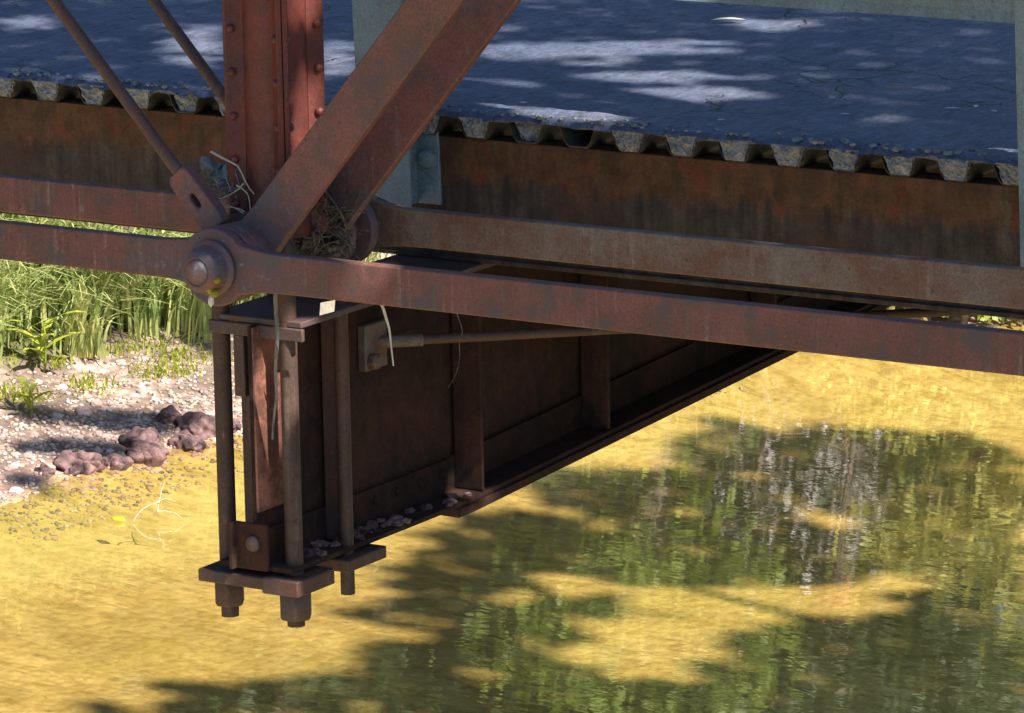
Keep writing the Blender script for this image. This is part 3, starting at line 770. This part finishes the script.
# grass: arching blades in clumps
def grass(n_clump, name, mat, ylim, slim, hgt, seed, wide=1.0):
    r_ = np.random.default_rng(seed); V, F = [], []
    for c in range(n_clump):
        y0 = r_.uniform(*ylim); s = slim[0] + (slim[1]-slim[0])*r_.uniform(0, 1)**1.3
        x0 = waterline(y0) - s; z0 = ground_z(x0, y0); hh = r_.uniform(*hgt); lean = r_.normal(0, .25)
        for b in range(26):
            a = r_.normal(-.5, 1.0) ; hb = hh*r_.uniform(.55, 1.1); reach = hb*r_.uniform(.25, .95)
            dx, dy = math.cos(a + lean), math.sin(a + lean); wx, wy = -dy, dx; w = r_.uniform(.007, .016)*wide
            bx, by = x0 + r_.normal(0, .07), y0 + r_.normal(0, .07)
            base = len(V)
            for i in range(6):
                f = i/5; zz = hb*(1.55*f - .75*f*f*(1 + .35*reach/hb)); rr = reach*f**1.7; ww = w*(1 - f*.85)
                V.append((bx + dx*rr + wx*ww, by + dy*rr + wy*ww, z0 - .02 + zz)); V.append((bx + dx*rr - wx*ww, by + dy*rr - wy*ww, z0 - .02 + zz))
            for i in range(5): k = base + 2*i; F.append((k, k+1, k+3, k+2))
    me = bpy.data.meshes.new(name); me.from_pydata(V, [], F); me.materials.append(mat)
    o = bpy.data.objects.new(name, me); COL.objects.link(o); return o
tag(grass(420, 'grass', M['grass'], (10.6, 17.0), (1.65, 4.6), (.55, .95), 5), 'tall arching green sedge covering the upper bank', 'grass', kind='stuff')
tag(grass(70, 'short_grass', M['weed'], (11.4, 14.6), (1.15, 1.8), (.06, .17), 6, .5), 'low bright yellow green grass at the foot of the sedge', 'grass', kind='stuff')
def weed(x, y, h, n, label, name='weed'):
    root = empty(name, (x, y, ground_z(x, y)), label, 'plant'); z = ground_z(x, y)
    mb = MB(); mb.tube(curve3((x, y, z-.02), (x+.03, y-.02, z+h*.7), (.02, 0, 0), 6, .01, x), [.008 - .0008*i for i in range(7)], 6); mb.build('stem', M['weed'], root)
    mb = MB()
    for k in range(n):
        a = k*2.4; z1 = z + h*(.1 + .6*k/n); L = h*random.uniform(.45, .7); w = L*.14
        d = Vector((math.cos(a), math.sin(a), 0)); sd = Vector((-d.y, d.x, 0)); c = Vector((x+.012, y-.01, z1))
        pts = [(c + d*L*f + Vector((0, 0, L*(.9*f - .55*f*f))), w*math.sin(PI*min(.97, f*.9+.08))) for f in (0, .25, .5, .75, 1)]
        for (p, wa), (q, wb) in zip(pts, pts[1:]): mb.quad(p - sd*wa, p + sd*wa, q + sd*wb, q - sd*wb)
    mb.build('leaves', M['weed'], root)
weed(-10.35, 12.62, .42, 9, 'bright yellow green weed standing on the gravel at left')
weed(-9.98, 12.0, .24, 10, 'leafy weed at the left edge on the gravel above the boulders')
# twig with a yellow leaf in the shallow water
twig([(curve3((-8.22, 10.60, -3.99), (-8.05, 10.75, -3.90), (0, 0, .05), 8, .02, 21), .0042), (curve3((-8.14, 10.68, -3.96), (-7.98, 10.72, -3.985), (0, 0, .03), 6, .02, 22), .0045), (curve3((-8.12, 10.68, -3.95), (-8.16, 10.80, -3.82), (0, 0, .02), 6, .02, 23), .004)], M['straw'], 'pale twig poking out of the shallow water near the bank')
mb = MB(); blob(mb, (-8.30, 10.57, -3.985), .045, 2, 2, (1, .6, .25)); o = mb.build('floating_leaf', M['yellow_leaf'], loc=(-8.30, 10.57, -3.985)); tag(o, 'yellow leaf floating beside the pale twig in the water', 'leaf')

# ------------------------------------------------------------------ trees
def leaf_mesh(name, P, size, mat, parent):
    n = len(P); P = np.asarray(P); size = np.broadcast_to(np.asarray(size, float), (n,))
    a = rng.normal(size=(n, 3)); a /= np.linalg.norm(a, axis=1)[:, None]
    b = rng.normal(size=(n, 3)); b -= a*(a*b).sum(1)[:, None]; b /= np.linalg.norm(b, axis=1)[:, None]
    c = np.cross(a, b); s = size[:, None]
    V = np.stack([P - a*s*.5, P + b*s*.38 + c*s*.06 - a*s*.05, P + a*s*.5, P - b*s*.38 + c*s*.06 - a*s*.05], 1).reshape(-1, 3)
    V -= np.array(world_loc(parent))
    F = np.arange(4*n).reshape(-1, 4).tolist()
    me = bpy.data.meshes.new(name); me.from_pydata(V.tolist(), [], F); me.materials.append(mat)
    o = bpy.data.objects.new(name, me); COL.objects.link(o); o.parent = parent; return o
def tree(base, label, P, size, mat, trunk_r, group=None, name='tree', n_limb=14, limb_to=None, limb_r=None):
    limb_r = limb_r or trunk_r*.3
    root = empty(name, base, label, 'tree', group)
    P = np.asarray(P); cen = P.mean(0); b = Vector(base)
    mb = MB(); top = Vector(cen) + Vector((0, 0, .2*(P[:, 2].max()-cen[2])))
    trunk = [b - Vector((0, 0, .3)), b.lerp(top, .3) + Vector((.1, -.06, .2)), b.lerp(top, .65) + Vector((-.05, .1, .1)), top]
    mb.tube(trunk, [trunk_r, trunk_r*.75, trunk_r*.5, trunk_r*.18], 10); mb.build('trunk', M['bark'], root, smooth=True)
    for k in range(n_limb):
        Q = P if limb_to is None else limb_to; q = Vector(Q[rng.integers(len(Q))]); st = trunk[1].lerp(trunk[3], random.uniform(0, .9))
        mb = MB(); mb.tube(curve3(st, q, (0, 0, .08*(q-st).length), 5, .12, k), [limb_r*(1-.15*i) for i in range(6)], 6); mb.build('limb', M['bark'], root, smooth=True)
    leaf_mesh('crown', P, size, mat, root)
    return root
def clusters(cen, rad, n, per, spread, flat=1.0):
    out = []
    for _ in range(n):
        d = rng.normal(size=3); d /= np.linalg.norm(d); q = np.array(cen) + d*np.array(rad)*rng.uniform(.35, 1)
        out.append(q + rng.normal(size=(per, 3))*spread*np.array([1, 1, flat]))
    return np.concatenate(out)

# shade trees on the near bank, up-sun of the bridge: out of view, leaves set and gaps cut to shape the dapples
DECK_LIT = [(-0.114, 2.027, 0.321, 0.151, 0.112, -0.186), (0.277, 1.675, 0.188, 0.089, 0.076, -0.13), (-0.001, 1.469, 0.092, 0.043, 0.044, -0.071), (0.364, 1.090, 0.160, 0.075, 0.072, -0.118), (0.101, 1.110, 0.07, 0.034, 0.034, -0.053), (0.49, 1.508, 0.165, 0.079, 0.064, -0.112), (1.47, 1.06, 0.14, 0.068, 0.052, -0.102), (0.044, 2.654, 0.134, 0.062, 0.047, -0.084), (-0.677, 1.546, 0.055, 0.026, 0.219, -0.325), (-1.161, 1.556, 0.082, 0.038, 0.303, -0.422), (-0.715, 0.911, 0.096, 0.046, 0.096, -0.134), (-1.932, 1.782, 0.075, 0.035, 0.099, -0.128), (-0.14, 1.185, 0.048, 0.023, 0.053, -0.082), (-1.204, 0.991, 0.149, 0.071, 0.032, -0.041)]
WATER_DARK = [(-6.852, 13.289, 0.395, 0.207, 0.156, -0.261), (-6.277, 13.857, 0.546, 0.286, 0.347, -0.621), (-5.436, 14.297, 0.543, 0.284, 0.434, -0.841), (-6.562, 12.176, 0.569, 0.301, 0.248, -0.405), (-6.648, 11.416, 0.325, 0.172, 0.2, -0.313), (-6.451, 10.727, 0.316, 0.169, 0.128, -0.197), (-5.899, 12.526, 0.661, 0.349, 0.322, -0.559), (-5.002, 12.88, 0.561, 0.297, 0.258, -0.489), (-5.943, 10.779, 0.357, 0.191, 0.142, -0.228), (-5.17, 9.362, 1.251, 0.676, 0.287, -0.456), (-5.765, 10.031, 0.433, 0.233, 0.244, -0.382), (-3.999, 10.979, 0.514, 0.276, 0.462, -0.875), (-4.38, 9.884, 0.624, 0.337, 0.21, -0.366), (-4.279, 12.674, 0.228, 0.121, 0.828, -1.649)]
WATER_DARK += [(-4.085, 10.831, 0.555, 0.298, 0.422, -0.787), (-3.697, 11.243, 0.386, 0.207, 0.492, -0.969), (-4.545, 9.605, 0.662, 0.358, 0.187, -0.316), (-5.696, 11.352, 0.271, 0.145, 0.101, -0.17), (-6.226, 14.705, 0.61, 0.318, 0.165, -0.307)]
WATER_LIT = [(-4.914, 10.714, 0.326, 0.175, 0.183, -0.317), (-4.965, 11.719, 0.675, 0.36, 0.105, -0.189)]
BANK_DARK = [(-9.292, 11.659, 0.447, 0.233, 0.103, -0.137), (-10.138, 13.782, 0.161, 0.083, 0.134, -0.186), (-9.495, 12.307, 0.356, 0.184, 0.091, -0.124)]
BANK_DARK += [(-9.288, 12.215, 0.353, 0.183, 0.105, -0.143), (-9.856, 12.034, 0.254, 0.132, 0.093, -0.122), (-9.942, 13.662, 0.134, 0.068, 0.131, -0.184), (-10.788, 13.355, 0.27, 0.138, 0.121, -0.16), (-9.104, 10.959, 0.194, 0.101, 0.071, -0.093)]
def inside(E, x, y):
    """smallest normalised radius over the ellipses"""
    best = np.full(np.shape(x), 9.)
    for cx, cy, ax, ay, bx, by in E:
        det = ax*by - ay*bx; dx, dy = x-cx, y-cy
        u = (dx*by - dy*bx)/det; v = (ax*dy - ay*dx)/det
        best = np.minimum(best, np.sqrt(u*u + v*v))
    return best
def at_height(L, z): k = (L[:, 2]-z)/S[2]; return L - S[None, :]*k[:, None]
SPOTS = [((.08, .30, z), .036) for z in (.24, .28, .32, .36)] + [((.08, .30, .62), .034)]
SPOTS += [((.012, .155+.022*k, -.47+.055*k), .022 + .003*k) for k in range(4)] + [((.012, .268, z), .022) for z in (-.46, -.41, -.36)]
T = []
g = .055
for x in np.arange(-3.4, 2.9, g):
    for y in np.arange(.8, 3.6, g*.72): T.append((x, y, .236))
for x in np.arange(-1.9, 3.0, g):
    for z in np.arange(-1.25, 1.3, g): T.append((x, .3, z))
for y in np.arange(.42, 1.35, g):
    for z in np.arange(-.82, -.1, g): T.append((.01, y, z))
for x in np.arange(-2.6, 2.4, g):
    for z in np.arange(-.12, .16, g): T.append((x, 1.0, z))
T = np.array(T + T); T = T + rng.normal(size=(len(T), 3))*.03
L = T + S[None, :]*(np.where(np.abs(T[:, 2:3]-.236) < .12, 6.2, np.maximum(3.4, (1.75 - T[:, 2:3])/S[2])) + rng.uniform(0, 3.4, size=(len(T), 1)))
sz = rng.uniform(.09, .15, len(T))
D = at_height(L, .236); e = inside(DECK_LIT, D[:, 0], D[:, 1])
wob = np.array([noise.noise(((p[0]*.85+p[1]*.53)*3.0, (-p[0]*.53+p[1]*.85)*13, 0)) for p in D])
keep = (e > 1.0 + .95*wob) | ((D[:, 1] < .975) & (D[:, 1] > .7))
for p, r in SPOTS:
    v = L - np.array(p); v -= S[None, :]*(v @ S)[:, None]
    keep &= np.linalg.norm(v, axis=1) > r + sz*.36
LA = L[keep]; sA = sz[keep]
extra = clusters((6.5, -2.6, 7.2), (2.4, 1.8, 1.6), 60, 60, .35)
ex = at_height(extra, .236); ok = (inside(DECK_LIT, ex[:, 0], ex[:, 1]) > 1.5) & (np.abs(ex[:, 0]+1) > 4.5)
extra = extra[ok]
tree((8.6, -1.8, ground_z(8.6, -1.8)), 'leafy shade tree on the near bank out of view, leaves set to dapple the bridge', np.concatenate([LA, extra]), np.concatenate([sA, np.full(len(extra), .14)]), M['leaf_dark'], .26, 'out-of-view shade trees beside the bridge', limb_to=extra)

W = []
for x in np.arange(-10.6, -1.0, .09):
    for y in np.arange(6.8, 19, .09): W.append((x, y, -4.25))
W = np.array(W) + rng.normal(size=(len(W), 3))*.05
nz1 = np.array([noise.noise(((p[0]*.85+p[1]*.53)*1.0, (-p[0]*.53+p[1]*.85)*3.2, 4)) for p in W])
nz2 = np.array([noise.noise(((p[0]*.85+p[1]*.53)*3.0, (-p[0]*.53+p[1]*.85)*9, 8)) for p in W])
ed = inside(WATER_DARK, W[:, 0], W[:, 1]); el = inside(WATER_LIT, W[:, 0], W[:, 1]); eb = inside(BANK_DARK, W[:, 0], W[:, 1])
keep = (ed < 1.12 + .5*nz1 + .35*nz2) & (el > 1.0 + .4*nz2) & (nz2 > -.62)
Wk = W[keep]
K = np.array([(x, y, -3.85) for x in np.arange(-12, -8.5, .085) for y in np.arange(10.5, 15, .085)])
kb = inside(BANK_DARK, K[:, 0], K[:, 1]); nk = np.array([noise.noise((p[0]*3+p[1]*1.5, -p[0]*4+p[1]*6.5, 8)) for p in K])
Wk = np.concatenate([Wk, K[kb < .72 + .7*nk]])
LB = Wk + S[None, :]*rng.uniform(15, 19.5, size=(len(Wk), 1)); sB = rng.uniform(.26, .38, len(Wk))
tree((9.0, 7.5, ground_z(9.0, 7.5)), 'tall shade tree on the near bank out of view, gaps cut to light the creek', LB, sB, M['leaf_dark'], .17, 'out-of-view shade trees beside the bridge', n_limb=4, limb_r=.03)

# trees and shrubs on the far bank: seen mirrored in the water and through the gap under the deck
def bank_tree(s, y, h, rad, n, per, leaf, mat, label, tr=.12, spread=None):
    x = waterline(y) - s; z = ground_z(x, y)
    P = clusters((x, y, z + h*.58), (rad, rad, h*.42), n, per, spread or rad*.16)
    P = P[P[:, 2] > z + .05]
    return tree((x, y, z), label, P, rng.uniform(leaf*.7, leaf*1.3, len(P)), mat, tr, 'trees on the far bank', n_limb=8)
for i, (s, y, h, rad, n, per, lf, mt, lab) in enumerate([
    (.35, 16.9, .55, .45, 24, 40, .05, 'leaf_yellow', 'low yellow green bush at the far waterline'),
    (.5, 17.8, .7, .5, 24, 40, .06, 'leaf_bright', 'low green bush at the far waterline under the deck'),
    (2.3, 17.0, 3.0, 1.1, 40, 60, .11, 'leaf_bright', 'low bright green willow on the far bank'),
    (1.4, 18.6, 2.2, .9, 36, 60, .10, 'leaf_yellow', 'yellow green shrub on the far bank under the deck'),
    (1.0, 20.4, 2.0, .9, 36, 60, .10, 'leaf_bright', 'rounded green shrub on the far bank'),
    (3.2, 19.5, 4.0, 1.5, 50, 70, .13, 'leaf_dark', 'dark green tree on the far bank'),
    (4.6, 16.5, 6.0, 1.9, 60, 80, .15, 'leaf_dark', 'tall dark tree on the far bank'),
    (4.0, 22.5, 4.2, 1.6, 50, 70, .14, 'leaf_bright', 'spreading green tree on the far bank'),
    (6.5, 14.5, 7.5, 2.2, 60, 80, .17, 'leaf_bright', 'tall bright tree above the sedge bank'),
    (7.5, 19.0, 8.5, 2.4, 70, 80, .17, 'leaf_dark', 'tallest dark tree high on the far bank'),
    (7.0, 24.0, 7.0, 2.4, 70, 80, .17, 'leaf_yellow', 'tall yellowish tree high on the far bank'),
]): bank_tree(s, y, h, rad, n, per, lf, M[mt], lab)
for s, y, h, lab in [(4.2, 11.5, 5.0, 'dark tree above the sedge left of the bridge joint'), (4.6, 13.6, 6.5, 'full dark tree above the sedge behind the beam'), (8.0, 10.5, 8.5, 'big dark tree high above the left bank'), (9.0, 13.0, 9.5, 'biggest dark tree high above the sedge'), (9.5, 16.5, 9.5, 'broad dark tree high behind the willows'), (11, 19.5, 9, 'wide dark tree far up the slope'), (10, 23, 9.5, 'dark tree far up the slope beside the wide one'), (9, 27, 9, 'dark tree on the slope upstream'), (13, 26, 10, 'tall dark tree far back on the slope'), (14, 21, 11, 'tallest dark tree far back on the slope'), (14, 15, 11, 'tall dark tree far back above the left bank'), (13, 11, 10, 'dark tree far back at the left'), (5.4, 15.0, 6, 'bushy dark tree on the upper bank, nearest of its row'), (5.6, 16.6, 6, 'bushy dark tree on the upper bank, second of its row'), (5.8, 18.2, 6, 'bushy dark tree on the upper bank, third of its row'), (6.0, 20.0, 6.3, 'bushy dark tree on the upper bank, fourth of its row'), (6.0, 21.8, 6.3, 'bushy dark tree on the upper bank, fifth of its row'), (7.5, 15.8, 7.5, 'dense dark tree behind the bushy row, left one'), (8.0, 18, 7.5, 'dense dark tree behind the bushy row, middle one'), (8.0, 21, 7.5, 'dense dark tree behind the bushy row, right one')]:
    bank_tree(s, y, h, 2.3, 90, 90, .24, M['leaf_dark'], lab)
for x, y, h, mt, lab in [(-7.0, 16.7, .62, 'leaf_yellow', 'pale yellow green bush at the far waterline, the left one'), (-6.62, 17.0, .6, 'leaf_bright', 'green bush at the far waterline between two yellowish ones'), (-6.3, 17.3, .66, 'leaf_yellow', 'yellow green bush at the far waterline, the right one'), (-7.6, 18.2, 1.1, 'leaf_bright', 'taller green bush just back from the far waterline')]:
    bank_tree(waterline(y) - x, y, h, .42, 30, 50, .055, M[mt], lab, .03)
for x, y, h, rad, mt, lab in [(-8.55, 17.9, 1.9, .5, 'added_shrub_pale', 'pale shrub on the far bank added for its reflection, the left one'), (-9.2, 19.2, 1.8, .5, 'added_shrub_pale', 'pale shrub on the far bank added for its reflection, standing highest'), (-7.75, 17.6, 2.1, .45, 'added_shrub_pale', 'pale shrub on the far bank added for its reflection, nearest the water'), (-8.3, 18.9, 1.5, .5, 'added_shrub_pale', 'pale shrub on the far bank added for its reflection, the low one'), (-9.3, 17.6, 1.2, .4, 'added_shrub_pale', 'small pale shrub by the far bank willow added for its reflection')]:
    bank_tree(waterline(y) - x, y, h, rad, 11, 22, .055, M[mt], lab, .03, .10)  # pale shrubs added so that light blobs mirror in the water
tree((-7.42, 17.0, ground_z(-7.42, 17.0)), 'slim reddish shrub on the far bank', clusters((-7.45, 16.95, -2.2), (.10, .10, .07), 6, 12, .035), .045, M['red_leaf'], .025, 'trees on the far bank', n_limb=4)
# pale boulders high on the far bank, mirrored as light blurs
for i, (s, y, r) in enumerate([(1.9, 14.9, .35)]):
    x = waterline(y) - s; mb = MB(); blob(mb, (x, y, ground_z(x, y) + r*.45), r, 30+i, 4, (1, .9, .85), .6, 1.8)
    o = mb.build('pale_rock', M['stone_pale'], loc=(x, y, ground_z(x, y)), smooth=True); tag(o, 'big pale rock on the far bank hidden behind the bridge', 'rock', 'pale rocks on the far bank')

# ------------------------------------------------------------------ light, sky, camera
w = bpy.data.worlds.new('World'); scene.world = w; w.use_nodes = True
nt = w.node_tree; bg = nt.nodes['Background']; sky = nt.nodes.new('ShaderNodeTexSky'); sky.sky_type = 'NISHITA'; sky.sun_disc = False
sky.sun_elevation = SUN_EL; sky.sun_rotation = math.atan2(S[0], S[1]); sky.ozone_density = 5; sky.dust_density = .6
nt.links.new(sky.outputs[0], bg.inputs['Color']); bg.inputs['Strength'].default_value = .066
sl = bpy.data.lights.new('sun', 'SUN'); sl.energy = 5.0; sl.angle = math.radians(.53); sl.color = (1, .93, .82)
so = bpy.data.objects.new('sun', sl); COL.objects.link(so); so.rotation_euler = Vector(S).to_track_quat('Z', 'Y').to_euler(); so.location = (6, -5, 12)

cd = bpy.data.cameras.new('camera'); cam = bpy.data.objects.new('camera', cd); COL.objects.link(cam); scene.camera = cam
f_px, yaw, pitch, roll = 4892.47, .56343, .21487, -.019128
cy, sy = math.cos(yaw), math.sin(yaw)
fwd = Vector((-sy*math.cos(pitch), cy*math.cos(pitch), -math.sin(pitch))); rt = Vector((cy, sy, 0)); up = rt.cross(fwd)
r2 = math.cos(roll)*rt + math.sin(roll)*up; u2 = -math.sin(roll)*rt + math.cos(roll)*up
mw = Matrix((r2, u2, -fwd)).transposed().to_4x4(); mw.translation = (6.7905, -9.4074, 2.2936); cam.matrix_world = mw
cd.sensor_fit = 'HORIZONTAL'; cd.sensor_width = 36; cd.lens = f_px*36/1024; cd.clip_start = .05; cd.clip_end = 2000

vs = scene.view_settings; vs.view_transform = 'Standard'; vs.look = 'None'; vs.exposure = 1.3; vs.gamma = 1
scene.cycles.transparent_max_bounces = 16; scene.cycles.max_bounces = 8
